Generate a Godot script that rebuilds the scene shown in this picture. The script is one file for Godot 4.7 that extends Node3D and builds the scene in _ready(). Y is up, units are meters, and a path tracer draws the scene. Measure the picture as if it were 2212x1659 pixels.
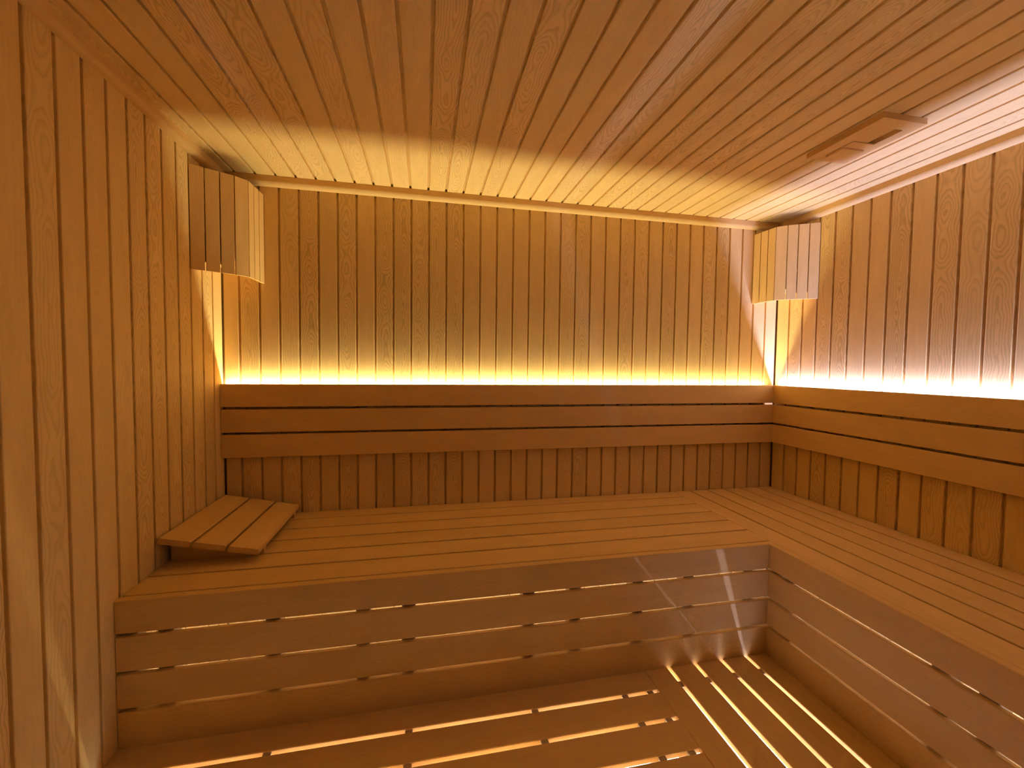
extends Node3D
# A panelled sauna cabin: L-shaped bench, backrests with hidden light strips, corner lamp shades, headrest, ceiling vent.
# Origin: back left corner at the height of the duckboard; x to the right along the back wall, z towards the camera.

const W := 3.023          # left wall to right wall
const D := 3.0            # back wall to front wall
const H := 2.058          # duckboard to ceiling
const SUB := -0.34        # tiled floor under the duckboard
const SEAT := 0.4625
const BENCH_Z := 0.744    # front of the bench along the back wall
const BENCH_X := 2.322    # front of the bench along the right wall
const PITCH := 0.087
const SIDE_PITCH := 0.089

var panel_mats: Array = []
var smooth_mats: Array = []
var M := {}
var mesh_cache := {}
var used := {}
var rng := RandomNumberGenerator.new()

func _ready() -> void:
	rng.seed = 20240611
	setup_view()
	make_materials()
	build_shell()
	build_trims()
	build_benches()
	build_backrests()
	build_duckboards()
	build_light_strips()
	build_shades()
	build_headrest()
	build_vent()

# ------------------------------------------------------------------ camera, environment
func setup_view() -> void:
	var cam := Camera3D.new()
	cam.name = "camera"
	cam.fov = rad_to_deg(2.0 * atan(829.5 / 911.65))
	cam.near = 0.02
	cam.position = Vector3(0.9170, 1.1892, 2.2075)
	cam.rotation = Vector3(-0.0430, -0.2060, 0.0115)
	add_child(cam)
	cam.current = true
	var we := WorldEnvironment.new()
	we.name = "environment"
	var e := Environment.new()
	e.background_mode = Environment.BG_COLOR
	e.background_color = Color(0, 0, 0)
	e.tonemap_mode = Environment.TONE_MAPPER_LINEAR
	e.tonemap_exposure = 1.0
	e.sdfgi_enabled = true
	e.ssao_enabled = true
	e.ssil_enabled = true
	we.environment = e
	add_child(we)

const WARM := Color(1.0, 0.96, 0.57)     # linear colour of the strip along the back wall
const COOL := Color(1.0, 1.20, 2.55)     # linear colour of the strip along the right wall
const STRIP_POWER := 0.52                # of each backrest strip, per metre
const UNDER_POWER := 0.22                # of each strip under the duckboard, upwards, per metre
const UNDER_DOWN := 2.4                  # the same, onto the pale floor below

# ------------------------------------------------------------------ helpers
func numbered(n: String) -> String:
	var k: int = used.get(n, 0)
	used[n] = k + 1
	return n if k == 0 else "%s_%03d" % [n, k]

func thing(called: String, label: String, category: String, at := Vector3.ZERO, group := "") -> Node3D:
	var o := Node3D.new()
	o.name = numbered(called)
	o.position = at
	o.set_meta("label", label)
	o.set_meta("category", category)
	if group != "":
		o.set_meta("group", group)
	add_child(o)
	return o

func structure(called: String, label: String) -> Node3D:
	var o := Node3D.new()
	o.name = called
	o.set_meta("kind", "structure")
	o.set_meta("label", label)
	add_child(o)
	return o

func put(called: String, mesh: Mesh, mat: Material, parent: Node, t := Transform3D.IDENTITY) -> MeshInstance3D:
	var o := MeshInstance3D.new()
	o.name = called
	o.mesh = mesh
	o.material_override = mat
	o.transform = t
	parent.add_child(o, true)
	return o

func tri(st: SurfaceTool, a: Vector3, b: Vector3, c: Vector3, n: Vector3, ua: Vector2, ub: Vector2, uc: Vector2) -> void:
	st.set_normal(n)
	if (b - a).cross(c - a).dot(n) > 0.0:
		var s := b; b = c; c = s
		var us := ub; ub = uc; uc = us
	st.set_uv(ua); st.add_vertex(a)
	st.set_uv(ub); st.add_vertex(b)
	st.set_uv(uc); st.add_vertex(c)

# A profile in (x across, y out) swept along the local y axis; local z is "out".
func sweep(profile: PackedVector2Array, length: float, width: float) -> ArrayMesh:
	var st := SurfaceTool.new()
	st.begin(Mesh.PRIMITIVE_TRIANGLES)
	var n := profile.size()
	var area := 0.0
	for i in n:
		var p := profile[i]; var q := profile[(i + 1) % n]
		area += p.x * q.y - q.x * p.y
	var sgn := 1.0 if area > 0.0 else -1.0
	var v1 := length / 2.1
	for i in n:
		var p := profile[i]; var q := profile[(i + 1) % n]
		var e := q - p
		if e.length() < 1e-7: continue
		var nn := Vector2(e.y, -e.x).normalized() * sgn
		var nrm := Vector3(nn.x, 0, nn.y)
		var up := p.x / width + 0.5 + p.y * 5.0
		var uq := q.x / width + 0.5 + q.y * 5.0
		var a := Vector3(p.x, 0, p.y); var b := Vector3(q.x, 0, q.y)
		var c := Vector3(q.x, length, q.y); var d := Vector3(p.x, length, p.y)
		tri(st, a, b, c, nrm, Vector2(up, 0), Vector2(uq, 0), Vector2(uq, v1))
		tri(st, a, c, d, nrm, Vector2(up, 0), Vector2(uq, v1), Vector2(up, v1))
	var idx := Geometry2D.triangulate_polygon(profile)
	for y in [0.0, length]:
		for k in range(0, idx.size(), 3):
			var pp: Array = []
			for m in 3: pp.append(profile[idx[k + m]])
			var f := func(p: Vector2) -> Vector3: return Vector3(p.x, y, p.y)
			var u := func(p: Vector2) -> Vector2: return Vector2(p.x / width + 0.5, p.y * 3.0)
			tri(st, f.call(pp[0]), f.call(pp[1]), f.call(pp[2]), Vector3(0, -1 if y == 0.0 else 1, 0), u.call(pp[0]), u.call(pp[1]), u.call(pp[2]))
	return st.commit()

func panel_profile(p: float) -> PackedVector2Array:
	var h := p / 2.0
	return PackedVector2Array([Vector2(-h, -0.014), Vector2(h, -0.014), Vector2(h, -0.0115), Vector2(h - 0.0048, -0.0115), Vector2(h - 0.0050, -0.0024), Vector2(h - 0.0058, -0.0008), Vector2(h - 0.0074, 0), Vector2(-h + 0.0074, 0), Vector2(-h + 0.0058, -0.0008), Vector2(-h + 0.0050, -0.0024), Vector2(-h + 0.0048, -0.0115), Vector2(-h, -0.0115)])

func plank_profile(w: float, t: float, c: float) -> PackedVector2Array:
	var h := w / 2.0
	return PackedVector2Array([Vector2(-h + c, -t), Vector2(h - c, -t), Vector2(h, -t + c), Vector2(h, -c), Vector2(h - c, 0), Vector2(-h + c, 0), Vector2(-h, -c), Vector2(-h, -t + c)])

func panel_mesh(p: float, length: float) -> ArrayMesh:
	var key := "panel %.4f %.4f" % [p, length]
	if not mesh_cache.has(key):
		mesh_cache[key] = sweep(panel_profile(p), length, p)
	return mesh_cache[key]

func plank_mesh(w: float, length: float, t: float, c := 0.002) -> ArrayMesh:
	var key := "plank %.4f %.4f %.4f %.4f" % [w, length, t, c]
	if not mesh_cache.has(key):
		mesh_cache[key] = sweep(plank_profile(w, t, c), length, w)
	return mesh_cache[key]

# a plank from its box: 'along' is its long axis, 'out' the direction of its show face
func plank(called: String, parent: Node, lo: Vector3, hi: Vector3, along: Vector3, out: Vector3, mat: Material, c := 0.002) -> MeshInstance3D:
	var size := hi - lo
	var side := along.cross(out)
	var length: float = absf(size.dot(along)); var w: float = absf(size.dot(side)); var t: float = absf(size.dot(out))
	var mid := (lo + hi) / 2.0
	var origin := mid - along * (length / 2.0) + out * (t / 2.0)
	return put(called, plank_mesh(w, length, t, c), mat, parent, Transform3D(Basis(side, along, out), origin))

func smooth_mat() -> Material:
	return smooth_mats[rng.randi() % smooth_mats.size()]

# ------------------------------------------------------------------ materials
func srgb(r: float, g: float, b: float) -> Color:
	return Color(r, g, b).linear_to_srgb()

func grain_texture(seed_value: int, cathedral: float, contrast: float, rings: float) -> ImageTexture:
	# wood cut flat: growth rings around a heart that wanders below the board, so arches and ovals appear
	var wide := 96; var high := 1024
	var warp := FastNoiseLite.new(); warp.seed = seed_value; warp.frequency = 1.0; warp.fractal_octaves = 2
	var heart := FastNoiseLite.new(); heart.seed = seed_value + 71; heart.frequency = 1.0; heart.fractal_octaves = 2
	var fibre := FastNoiseLite.new(); fibre.seed = seed_value + 133; fibre.frequency = 1.0; fibre.fractal_octaves = 3
	var r := RandomNumberGenerator.new(); r.seed = seed_value * 7 + 3
	var x0 := r.randf_range(-0.018, 0.018)
	var depth0 := r.randf_range(0.006, 0.02)
	var img := Image.create(wide, high, false, Image.FORMAT_RGB8)
	for j in high:
		var y := 2.1 * j / high
		# the pattern closes over the height of the picture
		var th := TAU * j / high
		var cy := cos(th) * 0.334; var sy := sin(th) * 0.334
		var hx := x0 + 0.012 * heart.get_noise_2d(cy * 3.0 + 5.0, sy * 3.0)
		var hd := depth0 + cathedral * heart.get_noise_2d(cy * 2.6 + 20.0, sy * 2.6 + 3.0)
		for i in wide:
			var x := (float(i) / wide - 0.5) * 0.087
			var wv := 0.0055 * warp.get_noise_3d(x * 22.0, cy * 10.0, sy * 10.0) + 0.0011 * warp.get_noise_3d(x * 80.0 + 9.0, cy * 42.0, sy * 42.0)
			var rad := sqrt((x - hx) * (x - hx) + hd * hd) + wv
			var f := fposmod(rad * rings, 1.0)
			var late := smoothstep(0.35, 0.88, f) * (1.0 - smoothstep(0.93, 1.0, f))
			var fib := fibre.get_noise_3d(x * 900.0, cy * 30.0, sy * 30.0)
			var tone := fibre.get_noise_3d(x * 20.0 + 40.0, cy * 4.0, sy * 4.0)
			var k := 1.0 - contrast * late + 0.035 * fib + 0.05 * tone
			var c := Color(0.92 * k, 0.630 * pow(maxf(k, 0.01), 1.2), 0.265 * pow(maxf(k, 0.01), 1.4))
			img.set_pixel(i, j, c.linear_to_srgb().clamp())
	img.generate_mipmaps()
	return ImageTexture.create_from_image(img)

func wood(tex: Texture2D, tint: Color, rough: float, offset: Vector3) -> StandardMaterial3D:
	var m := StandardMaterial3D.new()
	m.albedo_texture = tex
	m.albedo_color = tint.linear_to_srgb()
	m.roughness = rough
	m.metallic_specular = 0.22
	m.uv1_offset = offset
	return m

func plain(c: Color, rough: float, metal := 0.0) -> StandardMaterial3D:
	var m := StandardMaterial3D.new()
	m.albedo_color = c.linear_to_srgb()
	m.roughness = rough
	m.metallic = metal
	return m

func glow(c: Color, strength: float) -> StandardMaterial3D:
	var m := StandardMaterial3D.new()
	m.albedo_color = Color(0.9, 0.9, 0.88)
	m.emission_enabled = true
	m.emission = c.linear_to_srgb().clamp()
	m.emission_energy_multiplier = strength
	return m

func make_materials() -> void:
	var texs: Array = []
	for k in 9:
		var cath: float = [0.03, 0.045, 0.012, 0.05, 0.02, 0.038, 0.0, 0.055, 0.026][k]
		var con: float = [0.06, 0.17, 0.03, 0.21, 0.04, 0.11, 0.02, 0.17, 0.05][k]
		var rings: float = [110.0, 125.0, 90.0, 140.0, 150.0, 100.0, 80.0, 115.0, 160.0][k]
		texs.append(grain_texture(11 + k * 17, cath, con, rings))
	var tints := [Color(1, 1, 1), Color(0.975, 0.97, 0.965), Color(1.0, 0.985, 0.96), Color(0.96, 0.955, 0.94), Color(1.0, 0.98, 0.98)]
	for k in 27:
		var shift := Vector3(0, rng.randf(), 0)
		panel_mats.append(wood(texs[k % 9], tints[k % 5], 0.55, shift))
	var fine: Array = []
	for k in 3:
		fine.append(grain_texture(301 + k * 13, 0.004, 0.045, 150.0 + 40.0 * k))
	for k in 9:
		smooth_mats.append(wood(fine[k % 3], [Color(0.93, 0.86, 0.80), Color(0.91, 0.84, 0.78), Color(0.95, 0.88, 0.82)][(k / 3) % 3], 0.72, Vector3(0, rng.randf(), 0)))
	M.backing = plain(Color(0.35, 0.25, 0.15), 0.9)
	M.batten = plain(Color(0.55, 0.38, 0.22), 0.8)
	M.tile = plain(Color(0.80, 0.78, 0.74), 0.5)
	M.glass = plain(Color(0.05, 0.05, 0.05), 0.03)
	M.glass.transparency = BaseMaterial3D.TRANSPARENCY_ALPHA
	M.glass.albedo_color.a = 0.35
	M.alu = plain(Color(0.7, 0.7, 0.7), 0.4, 0.9)
	M.warm_glow = glow(WARM, 1.2)
	M.lit_corner_glow = glow(Color(1.0, 0.62, 0.45), 0.8)  # strip light on the corner batten, put into an emission colour
	M.cool_glow = glow(Color(0.9, 0.86, 1.0), 1.2)

# ------------------------------------------------------------------ shell
func slab(called: String, parent: Node, lo: Vector3, hi: Vector3, mat: Material) -> MeshInstance3D:
	var b := BoxMesh.new()
	b.size = hi - lo
	return put(called, b, mat, parent, Transform3D(Basis.IDENTITY, (lo + hi) / 2.0))

func build_shell() -> void:
	var y0 := SUB
	var tall := H - SUB
	# back wall
	var w := structure("wall_back", "back wall of upright tongue and groove boards")
	slab("backing", w, Vector3(-0.08, y0 - 0.06, -0.08), Vector3(W + 0.08, H + 0.08, -0.0141), M.backing)
	panels(w, 0.5933 - 7 * PITCH, W, PITCH, tall, func(c: float) -> Transform3D: return Transform3D(Basis(Vector3.RIGHT, Vector3.UP, Vector3.BACK), Vector3(c, y0, 0)))
	# left wall
	w = structure("wall_left", "left wall of upright tongue and groove boards")
	slab("backing", w, Vector3(-0.08, y0 - 0.06, -0.0141), Vector3(-0.0141, H + 0.08, D + 0.08), M.backing)
	panels(w, 0.0905, D, SIDE_PITCH, tall, func(c: float) -> Transform3D: return Transform3D(Basis(Vector3.FORWARD, Vector3.UP, Vector3.RIGHT), Vector3(0, y0, c)))
	# right wall
	w = structure("wall_right", "right wall of upright tongue and groove boards")
	slab("backing", w, Vector3(W + 0.0141, y0 - 0.06, -0.0141), Vector3(W + 0.08, H + 0.08, D + 0.08), M.backing)
	panels(w, 0.0905, D, SIDE_PITCH, tall, func(c: float) -> Transform3D: return Transform3D(Basis(Vector3.BACK, Vector3.UP, Vector3.LEFT), Vector3(W, y0, c)))
	# front wall, behind the camera: a boarded pier beside a wide glass front
	w = structure("wall_front", "front wall of upright tongue and groove boards beside the glass")
	slab("backing", w, Vector3(-0.0141, y0 - 0.06, D + 0.0141), Vector3(0.45, H + 0.08, D + 0.08), M.backing)
	slab("sill", w, Vector3(0.45, y0 - 0.06, D), Vector3(W + 0.0141, 0.02, D + 0.08), M.batten)
	panels(w, 0.0133, 0.45, PITCH, tall, func(c: float) -> Transform3D: return Transform3D(Basis(Vector3.LEFT, Vector3.UP, Vector3.FORWARD), Vector3(c, y0, D)))
	w = structure("window_1", "dark glass front in a wooden frame")
	for x in [0.475, 1.32, 2.16, W - 0.025]:
		plank("post", w, Vector3(x - 0.025, 0.0205, D + 0.005), Vector3(x + 0.025, H, D + 0.065), Vector3.UP, Vector3.FORWARD, smooth_mats[3])
	for k in 3:
		var xa: float = [0.500, 1.345, 2.185][k]; var xb: float = [1.295, 2.135, W - 0.05][k]
		slab("pane", w, Vector3(xa, 0.021, D + 0.030), Vector3(xb, H, D + 0.038), M.glass)
	# ceiling, boards running from the back wall to the front wall
	w = structure("ceiling", "ceiling of long tongue and groove boards")
	slab("backing", w, Vector3(-0.0141, H + 0.0141, -0.0141), Vector3(W + 0.0141, H + 0.08, D + 0.0141), M.backing)
	panels(w, 0.0668, W, PITCH, D, func(c: float) -> Transform3D: return Transform3D(Basis(Vector3.RIGHT, Vector3.BACK, Vector3.DOWN), Vector3(c, H, 0)))
	# tiled floor below the duckboard
	w = structure("floor", "pale floor below the wooden duckboard")
	slab("screed", w, Vector3(-0.0141, SUB - 0.06, -0.0141), Vector3(W + 0.0141, SUB, D + 0.0141), M.tile)

# boards with a groove at 'first' + k * pitch, from 0 to 'span'; the two at the ends are cut
func panels(parent: Node, first: float, span: float, pitch: float, length: float, place: Callable) -> void:
	var edge := first
	while edge > 0.012: edge -= pitch
	while edge < span - 0.004:
		var a := maxf(edge, 0.0); var b := minf(edge + pitch, span)
		if b - a > 0.012:
			var p := pitch if absf((b - a) - pitch) < 1e-4 else b - a
			put("board", panel_mesh(p, length), panel_mats[rng.randi() % panel_mats.size()], parent, place.call((a + b) / 2.0))
		edge += pitch

func build_trims() -> void:
	var prof := PackedVector2Array([Vector2(0, 0), Vector2(0.026, 0), Vector2(0.026, -0.026), Vector2(0.0245, -0.031), Vector2(0.021, -0.036), Vector2(0.016, -0.040), Vector2(0.010, -0.0425), Vector2(0.003, -0.044), Vector2(0, -0.044)])
	var o := put("trim_1", sweep(prof, W, 0.05), smooth_mats[0], self, Transform3D(Basis(Vector3.BACK, Vector3.RIGHT, Vector3.UP), Vector3(0, H, 0)))
	o.set_meta("kind", "structure"); o.set_meta("label", "rounded wooden cornice along the top of the back wall")
	o = put("trim_2", sweep(prof, D - 0.026, 0.05), smooth_mats[4], self, Transform3D(Basis(Vector3.RIGHT, Vector3.FORWARD, Vector3.UP), Vector3(0, H, D)))
	o.set_meta("kind", "structure"); o.set_meta("label", "rounded wooden cornice along the top of the left wall")
	o = put("trim_3", sweep(prof, D - 0.026, 0.05), smooth_mats[7], self, Transform3D(Basis(Vector3.LEFT, Vector3.BACK, Vector3.UP), Vector3(W, H, 0.026)))
	o.set_meta("kind", "structure"); o.set_meta("label", "rounded wooden cornice along the top of the right wall")

# ------------------------------------------------------------------ benches
const RISER := [[0.3605, 0.4625, 0.028], [0.2410, 0.3490, 0.016], [0.1235, 0.2295, 0.0165], [-0.1000, 0.1120, 0.0185]]

func build_benches() -> void:
	var X := Vector3.RIGHT; var Y := Vector3.UP; var Z := Vector3.BACK
	var b := thing("sauna_bench", "long slatted wooden bench along the back wall, under the headrest", "bench", Vector3(0, 0, 0))
	var zs := [0.7150, 0.5890, 0.4675, 0.3460, 0.2245, 0.1030, 0.0]
	for k in 6:
		plank("seat_board", b, Vector3(0.004, SEAT - 0.026, zs[k + 1] + 0.0048), Vector3(2.3485, SEAT, zs[k] - 0.0048), X, Y, smooth_mat(), 0.0015)
	for k in 4:
		var r: Array = RISER[k]
		plank("riser_board", b, Vector3(0.002, r[0], BENCH_Z - r[2]), Vector3(BENCH_X + 0.016 if k else BENCH_X + 0.027, r[1], BENCH_Z), X, Z, smooth_mat(), 0.0015)
	for x in [0.027, 0.128, 0.435, 0.715, 0.867, 1.298, 1.480, 1.738, 1.960, 2.237]:
		plank("batten", b, Vector3(x - 0.023, SUB, BENCH_Z - 0.016 - 0.045), Vector3(x + 0.023, SEAT - 0.104, BENCH_Z - 0.0165), Y, Z, M.batten)
	slab("light_stop_panel", b, Vector3(0.004, SEAT - 0.062, 0.004), Vector3(2.3485, SEAT - 0.048, BENCH_Z - 0.030), M.batten)  # added unseen panel, keeps light below from leaking through the seat gaps

	b = thing("sauna_bench", "long slatted wooden bench along the right wall, boards running away from the corner", "bench", Vector3(0, 0, 0))
	var xs := [2.3505, 2.4610, 2.5755, 2.6900, 2.8045, 2.9140, W]
	for k in 6:
		plank("seat_board", b, Vector3(xs[k] + (0.0048 if k else 0.0), SEAT - 0.026, 0.004), Vector3(xs[k + 1] - 0.0048, SEAT, D - 0.004), Z, Y, smooth_mat(), 0.0015)
	for k in 4:
		var r: Array = RISER[k]
		plank("riser_board", b, Vector3(BENCH_X, r[0], BENCH_Z + 0.0005), Vector3(BENCH_X + r[2], r[1], D - 0.004), Z, -X, smooth_mat(), 0.0015)
	for z in [0.790 - 0.03, 0.832, 1.330, 1.435, 1.90, 2.40, 2.90]:
		plank("batten", b, Vector3(BENCH_X + 0.0165, SUB, z - 0.022), Vector3(BENCH_X + 0.061, SEAT - 0.104, z + 0.022), Y, -X, M.batten)
	slab("light_stop_panel", b, Vector3(2.352, SEAT - 0.062, 0.004), Vector3(W - 0.004, SEAT - 0.048, D - 0.004), M.batten)  # added here too, blocks light rising between the seat boards

const REST := [[0.9840, 1.0897], [0.8645, 0.9715], [0.7461, 0.8530]]
const REST_Z := 0.041
const REST_X := 0.040
const REST_T := 0.0272

func build_backrests() -> void:
	var X := Vector3.RIGHT; var Y := Vector3.UP; var Z := Vector3.BACK
	var b := thing("backrest", "three-board wooden backrest on the back wall above a yellow lit edge", "backrest")
	for r in REST:
		plank("slat", b, Vector3(0.002, r[0], REST_Z - REST_T), Vector3(W - REST_X - 0.0005, r[1], REST_Z), X, Z, smooth_mat(), 0.0012)
	for x in [0.075, 0.620, 1.270, 1.920, 2.520]:
		plank("standoff", b, Vector3(x - 0.02, 0.760, 0.001), Vector3(x + 0.02, 1.030, REST_Z - REST_T - 0.0005), Y, Z, M.batten)
	b = thing("backrest", "three-board wooden backrest on the right wall below a white lit edge", "backrest")
	for r in REST:
		plank("slat", b, Vector3(W - REST_X, r[0], REST_Z - REST_T), Vector3(W - REST_X + REST_T, r[1], D - 0.004), Z, -X, smooth_mat(), 0.0012)
	for z in [0.60, 1.30, 2.00, 2.70]:
		plank("standoff", b, Vector3(W - REST_X + REST_T + 0.0005, 0.760, z - 0.02), Vector3(W - 0.001, 1.030, z + 0.02), Y, -X, M.batten)

# ------------------------------------------------------------------ duckboard
func build_duckboards() -> void:
	var X := Vector3.RIGHT; var Y := Vector3.UP; var Z := Vector3.BACK
	var t := 0.0195
	var b := thing("duckboard", "floor duckboard with planks lying parallel to the back wall", "duckboard", Vector3.ZERO, "floor duckboards")
	var gaps := [BENCH_Z - 0.0068, 0.846, 0.968, 1.092]
	while gaps[-1] + 0.122 < D: gaps.append(gaps[-1] + 0.1225)
	gaps.append(D + 0.002)
	for k in gaps.size() - 1:
		plank("plank", b, Vector3(0.0006, -t, gaps[k] + 0.0076), Vector3(1.7660, 0, gaps[k + 1] - 0.0076), X, Y, smooth_mat())
	for x in [0.02, 0.450, 0.872, 1.297, 1.635, 1.735]:
		plank("batten", b, Vector3(x - 0.013, -t - 0.045, BENCH_Z + 0.004), Vector3(x + 0.013, -t - 0.0005, D - 0.004), Z, Y, M.batten)
	for g in [0.846, 0.968, 1.092]:
		for x in [0.450, 0.872, 1.297, 1.635, 1.735]:
			plank("spacer", b, Vector3(x - 0.012, -t, g - 0.0074), Vector3(x + 0.012, -0.005, g + 0.0074), X, Y, M.batten, 0.0005)
	b = thing("duckboard", "floor duckboard with planks lying parallel to the right wall", "duckboard", Vector3.ZERO, "floor duckboards")
	var xs := [1.7675 - 0.0076, 1.872, 1.990, 2.109, 2.226, 2.3215 + 0.0076]
	for k in 5:
		plank("plank", b, Vector3(xs[k] + 0.0076, -t, BENCH_Z + 0.0008), Vector3(xs[k + 1] - 0.0076, 0, D - 0.004), Z, Y, smooth_mat())
	for g in [1.872, 1.990, 2.109, 2.226]:
		plank("spacer", b, Vector3(g - 0.0074, -t, 0.811), Vector3(g + 0.0074, -0.008, 0.839), Z, Y, M.batten, 0.0005)
	for z in [0.825, 1.50, 2.20, 2.90]:
		plank("batten", b, Vector3(1.770, -t - 0.045, z - 0.014), Vector3(2.316, -t - 0.0005, z + 0.014), X, Y, M.batten)

# ------------------------------------------------------------------ light strips
func strip_light(parent: Node, at: Vector3, along: Vector3, out: Vector3, length: float, width: float, colour: Color, power: float) -> void:
	var l := AreaLight3D.new()
	l.name = "light"
	l.area_size = Vector2(length, width)
	l.area_normalize_energy = true
	var big := maxf(colour.r, maxf(colour.g, colour.b))
	l.light_color = Color(colour.r / big, colour.g / big, colour.b / big).linear_to_srgb()
	l.light_energy = power * length * big
	l.area_range = 12.0
	l.area_attenuation = 2.0
	l.shadow_enabled = true
	var zz := -out                       # the light shines along its own -z
	l.transform = Transform3D(Basis(along, zz.cross(along), zz), at)
	parent.add_child(l, true)

func build_light_strips() -> void:
	var X := Vector3.RIGHT; var Y := Vector3.UP; var Z := Vector3.BACK
	var y := 1.0797
	var s := thing("light_strip", "warm yellow light strip hidden behind the back wall backrest", "light strip", Vector3.ZERO, "light strips behind the backrests")
	slab("channel", s, Vector3(0.004, y - 0.012, 0.0006), Vector3(W - 0.075, y - 0.004, REST_Z - REST_T - 0.0005), M.alu)
	slab("led_tape", s, Vector3(0.006, y - 0.0039, 0.0082), Vector3(W - 0.080, y - 0.001, 0.0112), M.warm_glow)
	strip_light(s, Vector3((W - 0.074) / 2.0, y, 0.0099), X, Y, W - 0.086, 0.0015, WARM, STRIP_POWER)
	s = thing("light_strip", "cool white light strip hidden behind the right wall backrest", "light strip", Vector3.ZERO, "light strips behind the backrests")
	slab("channel", s, Vector3(W - 0.0124, y - 0.012, 0.050), Vector3(W - 0.0006, y - 0.004, D - 0.006), M.alu)
	slab("led_tape", s, Vector3(W - 0.0105, y - 0.0039, 0.052), Vector3(W - 0.0075, y - 0.001, D - 0.008), M.cool_glow)
	strip_light(s, Vector3(W - 0.0091, y, (D + 0.044) / 2.0), Z, Y, D - 0.06, 0.0015, COOL, STRIP_POWER)
	slab("lit_corner_patch", s, Vector3(W - 0.062, 0.968, 0.0030), Vector3(W - 0.010, 0.989, 0.0045), M.lit_corner_glow)  # added glowing patch, stands in for a batten face lit from above
	# under the duckboard, at the foot of each bench
	var u := -0.225
	s = thing("light_strip", "warm light strip below the floor at the foot of the back bench", "light strip", Vector3.ZERO, "light strips under the duckboards")
	slab("led_tube", s, Vector3(0.030, u - 0.006, 0.789), Vector3(2.280, u, 0.797), M.warm_glow)
	for k in 9:
		slab("clip", s, Vector3(0.10 + 0.26 * k, SUB, 0.790), Vector3(0.108 + 0.26 * k, u - 0.006, 0.796), M.alu)
	strip_light(s, Vector3(1.160, u + 0.002, 0.793), X, Y, 2.26, 0.006, Color(1.0, 0.90, 0.62), UNDER_POWER * 0.6)
	strip_light(s, Vector3(1.160, u - 0.008, 0.793), X, -Y, 2.26, 0.006, Color(1.0, 1.08, 1.15), UNDER_DOWN)
	s = thing("light_strip", "white light strip below the floor at the foot of the right bench", "light strip", Vector3.ZERO, "light strips under the duckboards")
	slab("led_tube", s, Vector3(2.286, u - 0.006, 0.820), Vector3(2.294, u, D - 0.03), M.cool_glow)
	for k in 8:
		slab("clip", s, Vector3(2.287, SUB, 0.90 + 0.27 * k), Vector3(2.293, u - 0.006, 0.908 + 0.27 * k), M.alu)
	strip_light(s, Vector3(2.290, u + 0.002, 1.880), Z, Y, 2.18, 0.006, COOL, UNDER_POWER)
	strip_light(s, Vector3(2.290, u - 0.008, 1.880), Z, -Y, 2.18, 0.006, Color(1.0, 1.35, 2.7), UNDER_DOWN)

# ------------------------------------------------------------------ corner lamp shades
func build_shades() -> void:
	shade(Vector3(0, 1.563, 0), 1.0, "slatted wooden corner lamp shade against the left wall", 0.411)
	shade(Vector3(W, 1.576, 0), -1.0, "slatted wooden corner lamp shade against the right wall", 0.408)

func shade(at: Vector3, side: float, label: String, tall: float) -> void:
	var s := thing("corner_lamp_shade", label, "lamp shade", at, "corner lamp shades")
	var pts := [Vector2(0.002, 0.277), Vector2(0.134, 0.196), Vector2(0.173, 0.155), Vector2(0.181, 0.002)]
	var mat_list := [smooth_mats[0], smooth_mats[6], smooth_mats[1], smooth_mats[7]]
	var n := 0
	for f in 3:
		var a: Vector2 = pts[f]; var b: Vector2 = pts[f + 1]
		var count := 1 if f == 1 else 3
		var dir := (b - a).normalized()
		var d3 := Vector3(dir.x * side, 0, dir.y)
		var out := Vector3(-dir.y * side, 0, dir.x)      # away from the corner
		var step := (b - a).length() / count
		for k in count:
			var c := a + (b - a) * ((k + 0.5) / count)
			var basis := Basis(Vector3.UP.cross(out), Vector3.UP, out)
			put("slat", plank_mesh(step - 0.0045, tall, 0.009, 0.001), mat_list[n % 4], s, Transform3D(basis, Vector3(c.x * side, 0, c.y)))
			n += 1
		for h in [0.036, 0.150, 0.340]:
			var m := (a + b) / 2.0
			var len := (b - a).length() - 0.014
			put("crossbar", plank_mesh(0.022, len, 0.010, 0.001), smooth_mats[2], s, Transform3D(Basis(d3.cross(out), d3, out), Vector3(m.x * side, h + 0.011, m.y) - d3 * (len / 2.0) - out * 0.0095))
	# added board across the inside, stops strip light reaching the ceiling corner
	var plate := PackedVector2Array()
	for q in [Vector2(0.004, 0.004), Vector2(0.169, 0.004), Vector2(0.162, 0.149), Vector2(0.127, 0.185), Vector2(0.004, 0.260)]:
		plate.append(Vector2(q.x * side, q.y))
	put("light_stop_board", sweep(plate, 0.012, 0.2), smooth_mats[4], s, Transform3D(Basis.IDENTITY, Vector3(0, 0.060, 0)))

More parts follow.
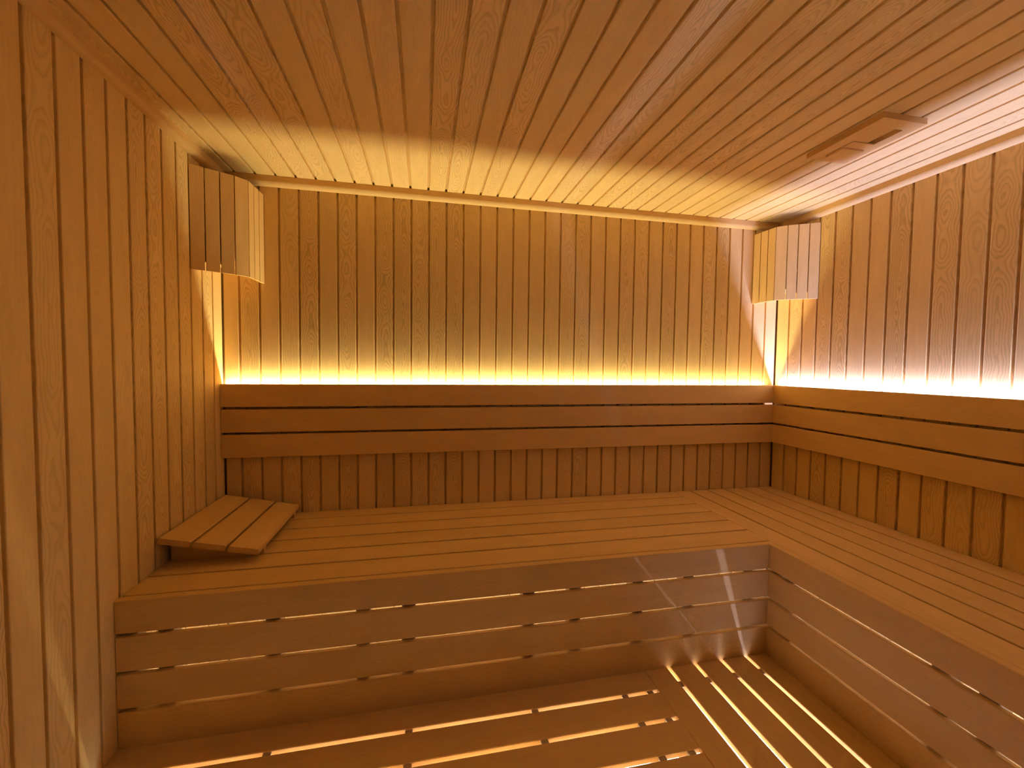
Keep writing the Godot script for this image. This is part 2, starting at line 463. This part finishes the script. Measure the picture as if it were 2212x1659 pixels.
# ------------------------------------------------------------------ headrest
func build_headrest() -> void:
	var h := thing("headrest", "sloping three-slat wooden headrest lying on the bench against the left wall", "headrest", Vector3(0, SEAT, 0))
	var top := Vector2(0.004, 0.1115); var low := Vector2(0.334, 0.0445)
	var dir := (low - top).normalized(); var nrm := Vector2(-dir.y, dir.x)
	if nrm.y < 0: nrm = -nrm
	var d3 := Vector3(dir.x, dir.y, 0); var n3 := Vector3(nrm.x, nrm.y, 0)
	var step := (low - top).length() / 3.0
	for k in 3:
		var c := top + dir * (step * (k + 0.5))
		put("slat", plank_mesh(step - 0.009, 0.507, 0.021, 0.003), smooth_mats[[1, 4, 7][k]], h, Transform3D(Basis(d3, Vector3.BACK, n3) if d3.cross(Vector3.BACK).dot(n3) > 0 else Basis(-d3, Vector3.BACK, n3), Vector3(c.x, c.y, 0.030)))
	# wedge shaped bearers under the slats
	var under := func(x: float) -> float: return top.y + (x - top.x) * dir.y / dir.x - 0.0215 / absf(dir.x)
	var prof := PackedVector2Array([Vector2(0.012, 0.0), Vector2(0.322, 0.0), Vector2(0.322, under.call(0.322)), Vector2(0.012, under.call(0.012))])
	for z in [0.075, 0.458]:
		put("bearer", sweep(prof, 0.022, 0.3), smooth_mats[5], h, Transform3D(Basis(Vector3.RIGHT, Vector3.FORWARD, Vector3.UP), Vector3(0, 0, z + 0.011)))

# ------------------------------------------------------------------ ceiling vent
func build_vent() -> void:
	var v := thing("ceiling_vent", "rectangular wooden ceiling vent with a sliding shutter and open slot", "vent", Vector3(2.522, H, 0.889))
	# the plate: a frame around the slot
	var x0 := -0.093; var x1 := 0.093; var z0 := -0.147; var z1 := 0.147; var t := 0.020
	var sx0 := 0.018; var sx1 := 0.053; var sz0 := -0.085; var sz1 := 0.100
	var st := SurfaceTool.new()
	st.begin(Mesh.PRIMITIVE_TRIANGLES)
	for r in [[x0, sx0, z0, z1], [sx1, x1, z0, z1], [sx0, sx1, z0, sz0], [sx0, sx1, sz1, z1]]:
		var bm := BoxMesh.new()
		bm.size = Vector3(r[1] - r[0], t, r[3] - r[2])
		st.append_from(bm, 0, Transform3D(Basis.IDENTITY, Vector3((r[0] + r[1]) / 2.0, -t / 2.0, (r[2] + r[3]) / 2.0)))
	put("plate", st.commit(), smooth_mats[3], v)
	var s := put("shutter", plank_mesh(0.096, 0.112, 0.003, 0.0006), smooth_mats[6], v, Transform3D(Basis(Vector3.RIGHT, Vector3.BACK, Vector3.DOWN), Vector3(0.003, -t - 0.0032, -0.107)))
	put("grip", plank_mesh(0.094, 0.072, 0.006, 0.001), smooth_mats[6], s, Transform3D(Basis.IDENTITY, Vector3(0, 0.001, 0.0061)))
